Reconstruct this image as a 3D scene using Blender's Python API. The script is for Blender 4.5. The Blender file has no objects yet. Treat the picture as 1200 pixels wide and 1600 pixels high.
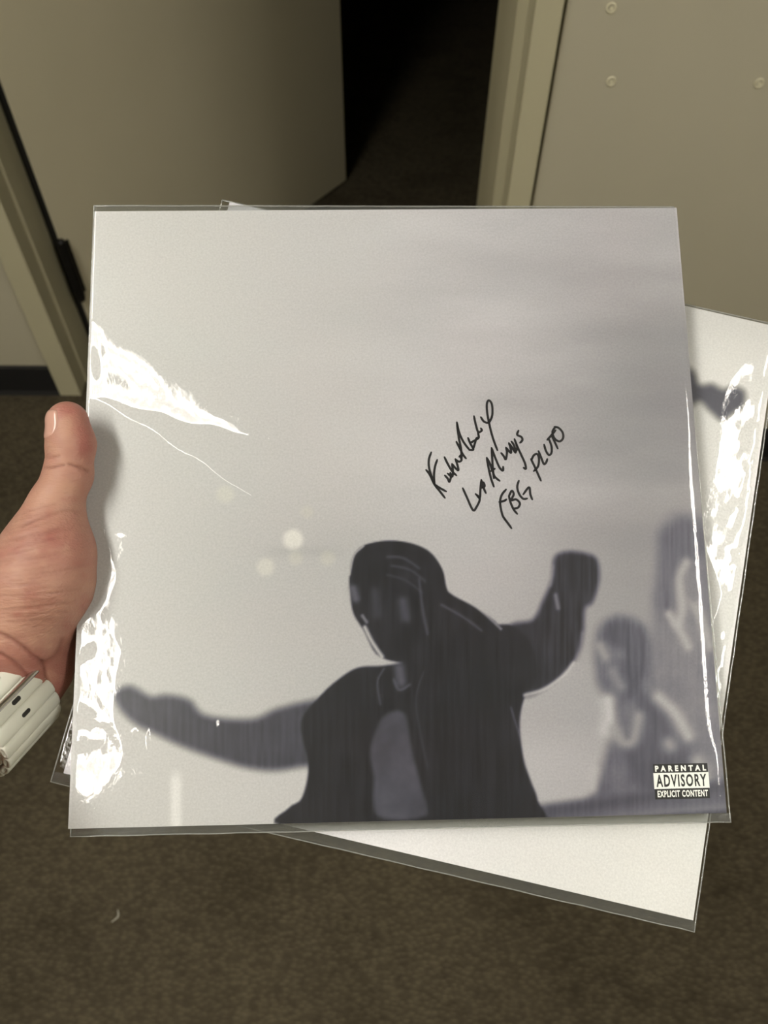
import bpy, bmesh, math, random
import numpy as np
from mathutils import Vector, Matrix

# ------------------------------------------------------------------ camera
SC = bpy.context.scene
COL = SC.collection
H = 1.35
u_ = np.array([10, 930, 1200.]); u_ /= np.linalg.norm(u_)
X_ = np.array([1, 0, 0.]); X_ -= X_ @ u_ * u_; X_ /= np.linalg.norm(X_)
Y_ = np.cross(u_, X_)
M = np.stack([X_, Y_, u_])          # camera axes -> world
C0 = np.array([0, 0, H])
cam = bpy.data.objects.new('camera', bpy.data.cameras.new('camera'))
COL.objects.link(cam)
cam.matrix_world = Matrix.Translation(C0.tolist()) @ Matrix(M.tolist()).to_4x4()
cam.data.sensor_fit = 'HORIZONTAL'; cam.data.sensor_width = 36; cam.data.lens = 36
cam.data.clip_start = 0.01
cam.data.dof.use_dof = True; cam.data.dof.focus_distance = 0.388; cam.data.dof.aperture_fstop = 15
SC.camera = cam
# ------------------------------------------------------------------ world, exposure, lamps
wd = bpy.data.worlds.new('world'); SC.world = wd; wd.use_nodes = True
wd.node_tree.nodes['Background'].inputs[0].default_value = (0.9, 0.95, 1, 1)
wd.node_tree.nodes['Background'].inputs[1].default_value = 0.0
SC.view_settings.view_transform = 'Standard'; SC.view_settings.look = 'None'
SC.view_settings.exposure = 0.0; SC.view_settings.gamma = 1.0
SC.view_settings.use_curve_mapping = False
CEIL = 2.5
#            x      y     sx    sy   strength
LAMPS = [(-0.87, -0.32, 0.30, 1.54, 8.5),
         (1.28, -0.50, 0.24, 1.22, 7.5)]
LAMP_COL = (1.0, 0.962, 0.885)

# ------------------------------------------------------------------ helpers
def ray(px, py):
    return M @ np.array([(px-600)/1200, (800-py)/1200, -1.0])
def wpt(px, py, d):
    return C0 + ray(px, py)*d
def topx(P):
    q = (np.asarray(P, float)-C0) @ M
    return 600+1200*q[..., 0]/-q[..., 2], 800-1200*q[..., 1]/-q[..., 2]
def rod(r):
    r = np.array(r, float); t = np.linalg.norm(r); k = r/t
    K = np.array([[0, -k[2], k[1]], [k[2], 0, -k[0]], [-k[1], k[0], 0]])
    return np.eye(3)+np.sin(t)*K+(1-np.cos(t))*K@K
def srgb(r, g, b):
    f = lambda c: (c/255/12.92 if c/255 <= 0.04045 else ((c/255+0.055)/1.055)**2.4)
    return (f(r), f(g), f(b), 1.0)

def tag(o, label=None, cat=None, group=None, kind=None):
    if label: o['label'] = label
    if cat: o['category'] = cat
    if group: o['group'] = group
    if kind: o['kind'] = kind
    return o
def empty(name, loc=(0, 0, 0)):
    o = bpy.data.objects.new(name, None); o.empty_display_size = .02
    COL.objects.link(o); o.location = loc
    return o
def link(name, me, mat=None, parent=None, smooth=False):
    if mat and not me.materials: me.materials.append(mat)
    if smooth:
        me.polygons.foreach_set('use_smooth', [True]*len(me.polygons))
    o = bpy.data.objects.new(name, me); COL.objects.link(o)
    if parent: o.parent = parent
    return o
def obj(name, bm, mat=None, parent=None, smooth=False):
    me = bpy.data.meshes.new(name); bm.to_mesh(me); bm.free()
    return link(name, me, mat, parent, smooth)
def pyobj(name, V, F, mat=None, parent=None, smooth=False):
    me = bpy.data.meshes.new(name)
    me.from_pydata([tuple(map(float, v)) for v in V], [], [tuple(map(int, f)) for f in F]); me.update()
    return link(name, me, mat, parent, smooth)
def box(bm, x0, x1, y0, y1, z0, z1, bev=0):
    r = bmesh.ops.create_cube(bm, size=1, matrix=Matrix.Translation(((x0+x1)/2, (y0+y1)/2, (z0+z1)/2)) @ Matrix.Diagonal((x1-x0, y1-y0, z1-z0, 1)))
    if bev:
        es = list({e for v in r['verts'] for e in v.link_edges})
        bmesh.ops.bevel(bm, geom=es, offset=bev, segments=2, affect='EDGES', profile=.6)
def boxobj(name, b, mat, parent=None, bev=0):
    bm = bmesh.new(); box(bm, *b, bev); return obj(name, bm, mat, parent)
def prism(name, prof, z0, z1, mat, parent=None):
    n = len(prof)
    V = [(x, y, z0) for x, y in prof]+[(x, y, z1) for x, y in prof]
    F = [tuple(range(n))[::-1], tuple(range(n, 2*n))]+[(i, (i+1) % n, n+(i+1) % n, n+i) for i in range(n)]
    o = pyobj(name, V, F, mat, parent)
    bm = bmesh.new(); bm.from_mesh(o.data); bmesh.ops.recalc_face_normals(bm, faces=bm.faces[:])
    bmesh.ops.bevel(bm, geom=bm.edges[:], offset=.0012, segments=1, affect='EDGES')
    bm.to_mesh(o.data); bm.free()
    return o
def tube(bm, pts, rad, seg=10, closed=False, cap=True):
    pts = [Vector(p) for p in pts]; n = len(pts); rings = []
    up = None
    for i, p in enumerate(pts):
        t = (pts[(i+1) % n]-pts[i-1]) if closed else (pts[min(i+1, n-1)]-pts[max(i-1, 0)])
        t.normalize()
        if up is None: up = t.orthogonal().normalized()
        up = (up-t*up.dot(t)).normalized(); s = t.cross(up)
        r = rad[i] if isinstance(rad, (list, tuple)) else rad
        rings.append([bm.verts.new(p+(up*math.cos(a)+s*math.sin(a))*r) for a in [2*math.pi*k/seg for k in range(seg)]])
    for i in range(n if closed else n-1):
        a, b = rings[i], rings[(i+1) % n]
        for k in range(seg): bm.faces.new((a[k], a[(k+1) % seg], b[(k+1) % seg], b[k]))
    if cap and not closed:
        bm.faces.new(rings[0][::-1]); bm.faces.new(rings[-1])

class NT:
    def __init__(s, name):
        s.m = bpy.data.materials.new(name); s.m.use_nodes = True
        s.t = s.m.node_tree; s.n = s.t.nodes; s.b = s.n['Principled BSDF']; s.out = s.n['Material Output']
    def add(s, typ, **kw):
        nd = s.n.new(typ)
        for k, v in kw.items():
            if k.startswith('_'): setattr(nd, k[1:], v)
            else: nd.inputs[k.replace('__', ' ')].default_value = v
        return nd
    def l(s, a, b): s.t.links.new(a, b)
    def coord(s, scale=(1, 1, 1), rot=(0, 0, 0)):
        c = s.add('ShaderNodeTexCoord'); mp = s.add('ShaderNodeMapping')
        mp.inputs['Scale'].default_value = scale; mp.inputs['Rotation'].default_value = rot
        s.l(c.outputs['Object'], mp.inputs[0]); return mp.outputs[0]
    def noise(s, vec, scale, detail=3, rough=.5):
        n = s.add('ShaderNodeTexNoise', Scale=scale, Detail=detail, Roughness=rough); s.l(vec, n.inputs['Vector']); return n.outputs['Fac']
    def ramp(s, fac, stops):
        r = s.add('ShaderNodeValToRGB'); e = r.color_ramp.elements
        e[0].position, e[0].color = stops[0]; e[1].position, e[1].color = stops[-1]
        for p, c in stops[1:-1]:
            q = e.new(p); q.color = c
        s.l(fac, r.inputs[0]); return r.outputs[0]
    def bump(s, h, strength, dist, prev=None):
        b = s.add('ShaderNodeBump', Strength=strength, Distance=dist); s.l(h, b.inputs['Height'])
        if prev: s.l(prev, b.inputs['Normal'])
        s.l(b.outputs[0], s.b.inputs['Normal']); return b.outputs[0]
def simple(name, col, rough=.6, metal=0, spec=.5, bump=None):
    t = NT(name); t.b.inputs['Base Color'].default_value = col; t.b.inputs['Roughness'].default_value = rough
    t.b.inputs['Metallic'].default_value = metal; t.b.inputs['Specular IOR Level'].default_value = spec
    if bump:
        v = t.coord(); t.bump(t.noise(v, bump[0]), bump[1], bump[2])
    return t.m

# ------------------------------------------------------------------ materials
def mat_paint(name, c1, c2, rough=.55):
    t = NT(name); v = t.coord()
    f = t.noise(v, 2.5, 4)
    t.l(t.ramp(f, [(.3, c1), (.7, c2)]), t.b.inputs['Base Color'])
    t.b.inputs['Roughness'].default_value = rough
    t.bump(t.noise(v, 260, 2), .25, .0006)
    return t.m
WALL = mat_paint('wall_paint', srgb(174, 168, 147), srgb(179, 173, 152), .6)
FRAME = mat_paint('frame_paint', srgb(178, 172, 144), srgb(184, 178, 150), .45)
LEAF = mat_paint('door_paint', srgb(194, 186, 159), srgb(200, 192, 165), .5)
CEILM = mat_paint('ceiling_paint', srgb(190, 188, 178), srgb(200, 198, 188), .8)
SHADEWALL = mat_paint('unlit_room_wall', srgb(40, 38, 34), srgb(48, 46, 42), .8)  # wall colour darkened to stand for the room beyond being unlit
BASEM = simple('black_vinyl', srgb(26, 26, 28), .5, bump=(60, .2, .001))
HINGEM = simple('dark_metal', srgb(30, 28, 26), .5, .6)
GAPSHADE = simple('gap_shade', srgb(10, 10, 10), .7)

def mat_carpet():
    t = NT('carpet'); v = t.coord()
    big = t.noise(v, 5, 4, .6); mid = t.noise(v, 42, 3, .6)
    v2 = t.coord((95, 160, 1), (0, 0, math.radians(38)))
    vo = t.add('ShaderNodeTexVoronoi', Scale=1.0); t.l(v2, vo.inputs['Vector'])
    fine = t.noise(v, 420, 2)
    c = t.ramp(mid, [(.25, srgb(74, 67, 54)), (.5, srgb(82, 75, 60)), (.8, srgb(90, 83, 67))])
    c2 = t.ramp(big, [(.32, (.74, .73, .71, 1)), (.5, (1, 1, 1, 1)), (.75, (1.12, 1.12, 1.1, 1))])
    c3 = t.ramp(vo.outputs['Distance'], [(.1, (1.12, 1.12, 1.10, 1)), (.75, (.70, .69, .68, 1))])
    m1 = t.add('ShaderNodeMix', _data_type='RGBA', _blend_type='MULTIPLY'); m1.inputs[0].default_value = 1
    t.l(c, m1.inputs[6]); t.l(c2, m1.inputs[7])
    m2 = t.add('ShaderNodeMix', _data_type='RGBA', _blend_type='MULTIPLY'); m2.inputs[0].default_value = .9
    t.l(m1.outputs[2], m2.inputs[6]); t.l(c3, m2.inputs[7])
    t.l(m2.outputs[2], t.b.inputs['Base Color'])
    t.b.inputs['Roughness'].default_value = .95; t.b.inputs['Specular IOR Level'].default_value = .1
    inv = t.add('ShaderNodeMath', _operation='SUBTRACT'); inv.inputs[0].default_value = 1; t.l(vo.outputs['Distance'], inv.inputs[1])
    b = t.bump(inv.outputs[0], .8, .004); t.bump(fine, .5, .002, b)
    return t.m
CARPET = mat_carpet()

def mat_film():
    t = NT('clear_plastic_film'); t.n.remove(t.b)
    tr = t.add('ShaderNodeBsdfTransparent'); tr.inputs[0].default_value = (.965, .97, .965, 1)
    gl = t.add('ShaderNodeBsdfGlossy', Roughness=.05); gl.inputs[0].default_value = (1, 1, 1, 1)
    gl2 = t.add('ShaderNodeBsdfGlossy', Roughness=.33)
    mg = t.add('ShaderNodeMixShader'); mg.inputs[0].default_value = .10
    lwt = t.add('ShaderNodeLayerWeight', Blend=.5)
    p5 = t.add('ShaderNodeMath', _operation='POWER'); t.l(lwt.outputs['Facing'], p5.inputs[0]); p5.inputs[1].default_value = 5
    fr = t.add('ShaderNodeMath', _operation='MULTIPLY_ADD'); t.l(p5.outputs[0], fr.inputs[0]); fr.inputs[1].default_value = .9; fr.inputs[2].default_value = .038
    v = t.coord(); b = t.add('ShaderNodeBump', Strength=.25, Distance=.0004); t.l(t.noise(v, 140, 3, .6), b.inputs['Height'])
    for g in (gl, gl2): t.l(b.outputs[0], g.inputs['Normal'])
    mx = t.add('ShaderNodeMixShader')
    t.l(gl.outputs[0], mg.inputs[1]); t.l(gl2.outputs[0], mg.inputs[2])
    t.l(fr.outputs[0], mx.inputs[0]); t.l(tr.outputs[0], mx.inputs[1]); t.l(mg.outputs[0], mx.inputs[2])
    t.l(mx.outputs[0], t.out.inputs[0]); return t.m
FILM = mat_film()
def mat_seam(name='film_margin_haze', k=.075):
    t = NT(name); t.n.remove(t.b)
    tr = t.add('ShaderNodeBsdfTransparent'); tr.inputs[0].default_value = (.82, .83, .82, 1)
    gl = t.add('ShaderNodeBsdfGlossy', Roughness=.15)
    di = t.add('ShaderNodeBsdfDiffuse'); di.inputs[0].default_value = (.75, .76, .74, 1)  # pale haze painted in for the ceiling light reflected by doubled film
    m1 = t.add('ShaderNodeMixShader'); m1.inputs[0].default_value = .6
    t.l(gl.outputs[0], m1.inputs[1]); t.l(di.outputs[0], m1.inputs[2])
    mx = t.add('ShaderNodeMixShader'); mx.inputs[0].default_value = k
    t.l(tr.outputs[0], mx.inputs[1]); t.l(m1.outputs[0], mx.inputs[2]); t.l(mx.outputs[0], t.out.inputs[0]); return t.m
SEAM = mat_seam(); RIM = mat_seam('welded_edge', .42)
BOARD = simple('white_cardboard', srgb(205, 202, 200), .6, bump=(300, .2, .0003))
def mat_print():
    t = NT('printed_card'); a = t.add('ShaderNodeVertexColor', _layer_name='ink'); v = t.coord()
    g = t.noise(v, 900, 2, .7)
    r = t.ramp(g, [(.2, (.88, .88, .88, 1)), (.8, (1.1, 1.1, 1.1, 1))])
    m = t.add('ShaderNodeMix', _data_type='RGBA', _blend_type='MULTIPLY'); m.inputs[0].default_value = 1
    t.l(a.outputs[0], m.inputs[6]); t.l(r, m.inputs[7]); t.l(m.outputs[2], t.b.inputs['Base Color'])
    t.b.inputs['Roughness'].default_value = .38; t.b.inputs['Specular IOR Level'].default_value = .35
    t.bump(t.noise(v, 700, 2), .12, .0002)
    return t.m
PRINT = mat_print()
INKB = simple('black_marker_ink', srgb(20, 20, 24), .4)
LABW = simple('label_white', srgb(250, 250, 244), .5)
LABK = simple('label_black', srgb(14, 14, 16), .5)

# ------------------------------------------------------------------ the room
YL, YR = 1.423, 1.2135
XW = 2.3
def S(o, lab=None):
    o['kind'] = 'structure'
    if lab: o['label'] = lab
    return o
S(boxobj('floor', (-XW, XW, -1.6, 6.0, -.05, 0), CARPET))
S(boxobj('ceiling', (-XW, XW, -1.6, 6.0, CEIL, CEIL+.08), CEILM))
S(boxobj('wall_left', (-XW, -.790, YL, YL+.13, 0, CEIL), WALL))
wr = S(boxobj('wall_right', (.258, XW, YR, YL+.13, 0, CEIL), WALL))
S(boxobj('wall_front', (-.790, .258, YL, YL+.13, 2.07, CEIL), WALL))
S(boxobj('wall_side_left', (-XW-.08, -XW, -1.6, 6.0, 0, CEIL), WALL))
S(boxobj('wall_side_right', (XW, XW+.08, -1.6, 6.0, 0, CEIL), WALL))
S(boxobj('wall_rear', (-XW, XW, -1.68, -1.6, 0, CEIL), WALL))
S(boxobj('wall_back', (-XW, XW, 6.0, 6.08, 0, CEIL), SHADEWALL))
# vinyl baseboards with a small rounded top
def baseboard(name, x0, x1, y, h):
    prof = [(y, 0), (y-.012, 0), (y-.007, .012), (y-.006, h-.006), (y-.003, h), (y, h)]
    n = len(prof)
    V = [(x0, a, b) for a, b in prof]+[(x1, a, b) for a, b in prof]
    F = [tuple(range(n)), tuple(range(n, 2*n))[::-1]]+[(i, n+i, n+(i+1) % n, (i+1) % n) for i in range(n)]
    return S(pyobj(name, V, F, BASEM))
baseboard('baseboard_left', -XW, -.803, YL, .089)
baseboard('baseboard_right', .262, XW, YR, .100)
# door frame: left jamb, right jamb, head
yf = YL-.012
S(prism('trim_1', [(-.803, yf), (-.751, yf), (-.751, 1.462), (-.7455, 1.464), (-.7455, 1.512), (-.751, 1.514), (-.751, YL+.165), (-.803, YL+.165),
                   (-.803, YL+.13), (-.790, YL+.13), (-.790, YL), (-.803, YL)], 0, 2.07, FRAME))
yf = YR-.012
S(prism('trim_2', [(.251, yf), (.212, yf), (.212, 1.262), (.197, 1.266), (.197, 1.352), (.212, 1.356), (.212, YL+.165), (.2575, YL+.165),
                   (.2575, YR+.02), (.251, YR+.02)], 0, 2.07, FRAME))
S(boxobj('trim_3', (-.751, .212, YL-.012, YL+.165, 2.032, 2.07), FRAME, bev=.001))
# open door leaf
hx, hy = -.7285, 1.553; ex, ey = -.117, 2.434
dl = math.hypot(ex-hx, ey-hy); da = math.atan2(ey-hy, ex-hx)
door = empty('door_1', (hx, hy, 0)); door.rotation_euler.z = da
S(door, 'plain beige door leaf standing open into the dark room')
S(boxobj('door_leaf', (0, dl, 0, .044, .008, 2.03), LEAF, door, bev=.0015))
S(boxobj('gap_shade_strip', (-.006, .0015, .004, .040, .01, 2.02), GAPSHADE, door))  # black strip along the hinge edge, shade of the gap put into colour
# lower hinge seen in the gap
hg = bmesh.new()
for k in range(5):
    z = .215+k*.028
    bmesh.ops.create_cone(hg, cap_ends=True, segments=20, radius1=.012, radius2=.012, depth=.0265,
                          matrix=Matrix.Translation((-.004, -.008, z)))
for z in (.195, .345):
    bmesh.ops.create_uvsphere(hg, u_segments=14, v_segments=8, radius=.0105, matrix=Matrix.Translation((-.004, -.008, z)) @ Matrix.Diagonal((1, 1, .9, 1)))
box(hg, -.003, .020, -.0022, .0002, .200, .340, .0006)
hgo = S(obj('hinge', hg, HINGEM, door)); hgo['label'] = 'dark lower hinge'
# plugs on the right wall
def ring_mark(px, py):
    d = ray(px, py); P = C0+d*(YR/d[1])
    bm = bmesh.new(); pts = [(P[0]+.0058*math.cos(a), YR-.0008, P[2]+.0058*math.sin(a)) for a in [2*math.pi*k/24 for k in range(24)]]
    tube(bm, pts, .0014, 8, closed=True)
    bmesh.ops.create_cone(bm, cap_ends=True, segments=12, radius1=.0022, radius2=.0030, depth=.0024,
                          matrix=Matrix.Translation((P[0], YR-.0010, P[2])) @ Matrix.Rotation(math.pi/2, 4, 'X'))
    return bm
PLUG = simple('pale_plug', srgb(214, 208, 180), .3)
for px, py in ((955, 12), (955, 127), (1186, 130)):
    S(obj('wall_plug', ring_mark(px, py), PLUG, wr), 'pale round screw plug')

# ------------------------------------------------------------------ ceiling lights (outside the frame)
for li, (x, y, sx, sy, st) in enumerate(LAMPS):
    L = empty('ceiling_light', (x, y, CEIL))
    tag(L, ['long ceiling lamp above the left hand', 'long ceiling lamp to the right of the records'][li], 'lamp', 'ceiling lamps')
    def lit(name, st):
        m = bpy.data.materials.new(name); m.use_nodes = True; nt = m.node_tree; nt.nodes.remove(nt.nodes['Principled BSDF'])
        e = nt.nodes.new('ShaderNodeEmission'); e.inputs[0].default_value = (*LAMP_COL, 1); e.inputs[1].default_value = st
        nt.links.new(e.outputs[0], nt.nodes['Material Output'].inputs[0]); return m
    bm = bmesh.new()
    for a in (-1, 1):
        box(bm, a*(sx/2+.012)-.012, a*(sx/2+.012)+.012, -sy/2-.024, sy/2+.024, -.05, 0, .002)
        box(bm, -sx/2, sx/2, a*(sy/2+.012)-.012, a*(sy/2+.012)+.012, -.05, 0, .002)
    obj('lamp_frame', bm, CEILM, L)
    boxobj('diffuser', (-sx/2, sx/2, -sy/2, sy/2, -.030, -.002), lit('lit_diffuser', st), L)
    for o_ in (-sx*.24, sx*.24):
        bm = bmesh.new(); tube(bm, [(o_, -sy/2+.01, -.034), (o_, 0, -.034), (o_, sy/2-.01, -.034)], .018, 10)
        obj('lamp_tube', bm, lit('lit_tube', st*9), L, True)

# ------------------------------------------------------------------ record poses
def pose(p):
    R = M @ rod(p[:3]); t = C0+M @ np.array(p[3:6])
    return R, t
P1 = pose((-.15451532, .02139362, .0167417, .00504246, .00797732, -.39009038))
P2 = pose((-.1799, .0129, -.2266, .0296, -.0137, -.4009))
def local(P, px, py, off=0.0):
    R, t = P; n = R[:, 2]; t = t+n*off
    d = ray(px, py); k = ((t-C0) @ n)/(d @ n)
    return (C0+d*k-t) @ R
def mat4(P):
    R, t = P; m = Matrix(R.tolist()).to_4x4(); m.translation = Vector(t.tolist()); return m

BW = .314
# ------------------------------------------------------------------ print painting helpers (flat ink on the card)
def cr(pts, n=6, closed=False):
    P = np.array(pts, float); N = len(P); out = []
    rng_ = range(N if closed else N-1)
    for i in rng_:
        p0 = P[(i-1) % N] if closed or i > 0 else P[0]; p1 = P[i % N]; p2 = P[(i+1) % N]
        p3 = P[(i+2) % N] if closed or i+2 < N else P[-1]
        for k in range(n):
            t = k/n
            out.append(.5*((2*p1)+(-p0+p2)*t+(2*p0-5*p1+4*p2-p3)*t*t+(-p0+3*p1-3*p2+p3)*t**3))
    if not closed: out.append(P[-1])
    return np.array(out)
def sdist(x, y, poly, closed=True):
    d2 = np.full(x.shape, 1e12); inside = np.zeros(x.shape, bool); n = len(poly)
    for i in range(n if closed else n-1):
        ax, ay = poly[i]; bx, by = poly[(i+1) % n]
        ex_, ey_ = bx-ax, by-ay; L = ex_*ex_+ey_*ey_+1e-9
        t = np.clip(((x-ax)*ex_+(y-ay)*ey_)/L, 0, 1)
        d2 = np.minimum(d2, (x-ax-ex_*t)**2+(y-ay-ey_*t)**2)
        if closed and ay != by:
            c = ((ay > y) != (by > y)) & (x < (bx-ax)*(y-ay)/(by-ay)+ax); inside ^= c
    d = np.sqrt(d2)
    return np.where(inside, -d, d) if closed else d
def sstep(a, b, x):
    t = np.clip((x-a)/(b-a), 0, 1); return t*t*(3-2*t)
def vnoise(x, y, seed):
    r = np.random.RandomState(seed); T = r.rand(64, 64)
    xi = np.floor(x).astype(int); yi = np.floor(y).astype(int); fx = x-xi; fy = y-yi
    fx = fx*fx*(3-2*fx); fy = fy*fy*(3-2*fy)
    g = lambda a, b: T[a % 64, b % 64]
    return (g(xi, yi)*(1-fx)+g(xi+1, yi)*fx)*(1-fy)+(g(xi, yi+1)*(1-fx)+g(xi+1, yi+1)*fx)*fy
def fbm(x, y, seed, o=4):
    s = 0; a = .5
    for k in range(o): s = s+a*vnoise(x*2**k, y*2**k, seed+k); a *= .5
    return s

NP = 470
gu = np.linspace(-BW/2, BW/2, NP+1)
GX, GY = np.meshgrid(gu, gu, indexing='xy')
Wp = P1[1]+GX[..., None]*P1[0][:, 0]+GY[..., None]*P1[0][:, 1]
PX, PY = topx(Wp)
def paint(x, y, rear=False):
    # tone in display grey (0..255), soft sky of a stage photograph with film glare
    g = 191-3*sstep(300, 600, x)+5*(1-sstep(330, 700, y))*(1-sstep(150, 700, x))  # paler top left paints the plastic's glare into the print tone
    g = g-20*sstep(560, 1120, x)-18*sstep(700, 1080, x)*sstep(420, 620, y)*(1-.5*sstep(900, 1100, y))
    cloud = fbm(x/260+3, y/70, 5)-.47
    g = g+cloud*38*sstep(350, 900, x)*(1-sstep(700, 950, y)*.7)
    g = g-17*np.exp(-((y-640-.02*(x-900))/60)**2)*sstep(650, 1050, x)
    g = g-9*np.exp(-((y-520)/22)**2)*sstep(700, 1000, x)-8*np.exp(-((y-430)/18)**2)*sstep(800, 1050, x)
    g = g-10*sstep(700, 860, y)*(1-sstep(1120, 1200, y))*sstep(250, 600, x)
    g = g-8*np.exp(-((x-330)/240)**2-((y-900)/200)**2)
    warm = np.zeros_like(x)
    for bx, by, br, ba in ((458, 843, 15, 34), (415, 886, 13, 18), (462, 872, 10, 10), (352, 772, 13, 9), (512, 872, 11, 9), (480, 800, 9, 5)):
        a = 1-sstep(br-5, br+6, np.hypot(x-bx, y-by)); g = g+ba*a; warm = warm+a*.5
    a = np.exp(-np.abs((x-275)/9)**3)*sstep(1195, 1225, y); g = g+26*a
    a = np.exp(-((y-862)/9)**2)*sstep(400, 440, x)*(1-sstep(500, 560, x)); g = g-8*a
    if rear: g = g*.25+.75*(224-10*sstep(900, 1250, y))
    def lay(g, poly, tone, blur, al=1.0, smooth=True, off=0):
        p = cr(poly, 5, True) if smooth else np.array(poly, float)
        d = sdist(x, y, p)+off
        w = al*(1-sstep(-blur, blur, d))
        return g*(1-w)+tone*w
    n1 = fbm(x/30, y/30, 21)-.47
    # out-of-focus people on the right
    g = lay(g, [(1025, 880), (1028, 830), (1050, 803), (1085, 805), (1110, 830), (1125, 1000), (1140, 1290), (1060, 1290), (1030, 1100), (1018, 980)], 112+n1*30, 14, .95)
    g = lay(g, [(1035, 870), (1040, 830), (1062, 812), (1090, 818), (1110, 850), (1085, 880), (1060, 900), (1048, 960), (1030, 960)], 82, 12, .8)
    for pl, w, tn in (([(1072, 880), (1062, 905), (1066, 950), (1060, 975)], 7, 165), ([(1045, 960), (1062, 985), (1075, 1010)], 6, 165),
                      ([(1083, 940), (1098, 975), (1108, 1010)], 7, 160), ([(1078, 905), (1084, 935)], 6, 120)):
        d = sdist(x, y, cr(pl, 5), False); a = np.exp(-(d/(w*1.3))**2); g = g*(1-a*.9)+tn*a*.9
    g = lay(g, [(930, 1000), (940, 975), (968, 962), (1000, 972), (1022, 1005), (1030, 1060), (1050, 1110), (1085, 1160), (1095, 1290), (925, 1290), (930, 1225), (950, 1160), (948, 1100), (932, 1060)], 98+n1*50, 13, .97)
    g = lay(g, [(940, 1000), (955, 975), (985, 970), (1008, 990), (1012, 1040), (985, 1090), (965, 1060), (975, 1020)], 72, 11, .75)
    g = lay(g, [(1000, 1080), (1030, 1110), (1070, 1170), (1085, 1240), (1010, 1240), (975, 1180), (990, 1130)], 72, 14, .8)
    for pl, w, tn in (([(938, 1010), (945, 1025)], 7, 150), ([(950, 1095), (952, 1120), (948, 1140)], 9, 195), ([(958, 1140), (975, 1160), (990, 1155), (998, 1120)], 8, 150),
                      ([(958, 1050), (970, 1072)], 7, 130), ([(1030, 1090), (1055, 1115), (1075, 1150)], 8, 175), ([(1045, 1162), (1047, 1165)], 9, 150), ([(928, 1205), (925, 1230)], 7, 175), ([(1090, 1190), (1100, 1215)], 9, 165)):
        d = sdist(x, y, cr(pl, 5), False); a = np.exp(-(d/(w*1.35))**2); g = g*(1-a*.85)+tn*a*.85
    # stage edge along the bottom right
    yb = 1258-(x-840)*.135
    a = sstep(-9, 9, y-yb)*sstep(800, 850, x); g = g*(1-a)+86*a
    a = np.exp(-((y-(1262-(x-900)*.14))/9)**2)*sstep(820, 880, x); g = g*(1-a*.5)+60*a*.5
    a = np.exp(-((y-(1262-(x-1137)*.10))/11)**2)*sstep(860, 980, x); g = g+a*26
    a = sstep(-7, 7, y-(1266-(x-1137)*.07))*sstep(780, 850, x); g = g*(1-a)+64*a
    # performer: a plain dark figure, arms spread
    dark = 34+n1*9
    g = lay(g, [(180, 1082), (204, 1072), (235, 1088), (262, 1086), (296, 1094), (322, 1118), (392, 1124), (432, 1108), (482, 1096), (540, 1090),
                (560, 1140), (520, 1190), (470, 1198), (425, 1204), (380, 1198), (335, 1184), (285, 1166), (240, 1145), (212, 1131), (188, 1108)], 60+n1*14, 10, .97)
    g = lay(g, [(866, 872), (884, 862), (912, 864), (932, 874), (936, 905), (926, 940), (914, 952), (912, 985), (905, 1018), (884, 1050), (855, 1074), (818, 1088), (780, 1060), (770, 1000),
                (800, 975), (832, 968), (848, 938), (862, 905)], 42+n1*16, 7, .98)
    g = lay(g, [(440, 1290), (452, 1262), (472, 1246), (482, 1195), (470, 1130), (500, 1088), (528, 1062), (560, 1043), (600, 1040), (640, 1030), (700, 985), (760, 978), (800, 978),
                (832, 1010), (838, 1060), (820, 1088), (812, 1130), (818, 1185), (830, 1222), (840, 1250), (842, 1296), (640, 1300)], dark, 3.0, 1)
    # head in profile with hair drawn back
    g = lay(g, [(546, 900), (552, 868), (572, 850), (605, 844), (642, 848), (672, 862), (692, 890), (702, 925), (745, 950), (782, 984), (740, 1010), (680, 1020), (650, 1036), (618, 1034),
                (588, 1022), (568, 985), (552, 958), (547, 925)], 34+n1*12, 2.4, 1)
    st = (vnoise(x/3.2, y/60, 205)-.5)*sstep(115, 175, 255-g)
    g = g+st*np.where((x > 850) & (y < 1060), 26, 12)
    # light on face, neck and chest
    for pl, w, tn, al in (([(552, 920), (556, 935)], 7, 120, .6), ([(570, 980), (582, 1004), (597, 1026)], 3.2, 205, .85), ([(566, 962), (573, 972)], 2.5, 170, .6), ([(586, 925), (590, 960)], 8, 66, .6), ([(606, 870), (630, 872), (655, 888)], 2.2, 74, .7), ([(612, 884), (640, 890), (664, 908)], 2.0, 70, .7), ([(604, 898), (632, 906), (660, 926)], 1.8, 66, .6), ([(655, 905), (660, 950), (668, 990)], 2.6, 84, .6), ([(690, 945), (725, 965), (752, 985)], 2.2, 80, .7), ([(615, 1062), (624, 1078), (640, 1070)], 2.2, 110, .5), ([(600, 1045), (590, 1065), (594, 1100)], 1.8, 90, .6), ([(662, 1050), (650, 1100), (668, 1200)], 1.8, 62, .6), ([(630, 940), (634, 965)], 8, 92, .6),
                          ([(624, 1045), (627, 1065)], 9, 92, .8), ([(572, 849), (606, 843), (642, 847), (673, 861), (693, 889), (701, 922)], 1.7, 185, .7), ([(568, 853), (553, 868), (546, 898)], 2.0, 190, .7),
                          ([(702, 924), (745, 949), (783, 983)], 1.8, 180, .6), ([(868, 930), (872, 950)], 3.5, 150, .6), ([(864, 885), (860, 915)], 3, 140, .5),
                          ([(820, 1086), (850, 1077), (880, 1056), (896, 1036)], 3.2, 205, .7), ([(905, 1030), (910, 990)], 4, 140, .4), ([(798, 1105), (812, 1150)], 1.6, 110, .5)):
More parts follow.
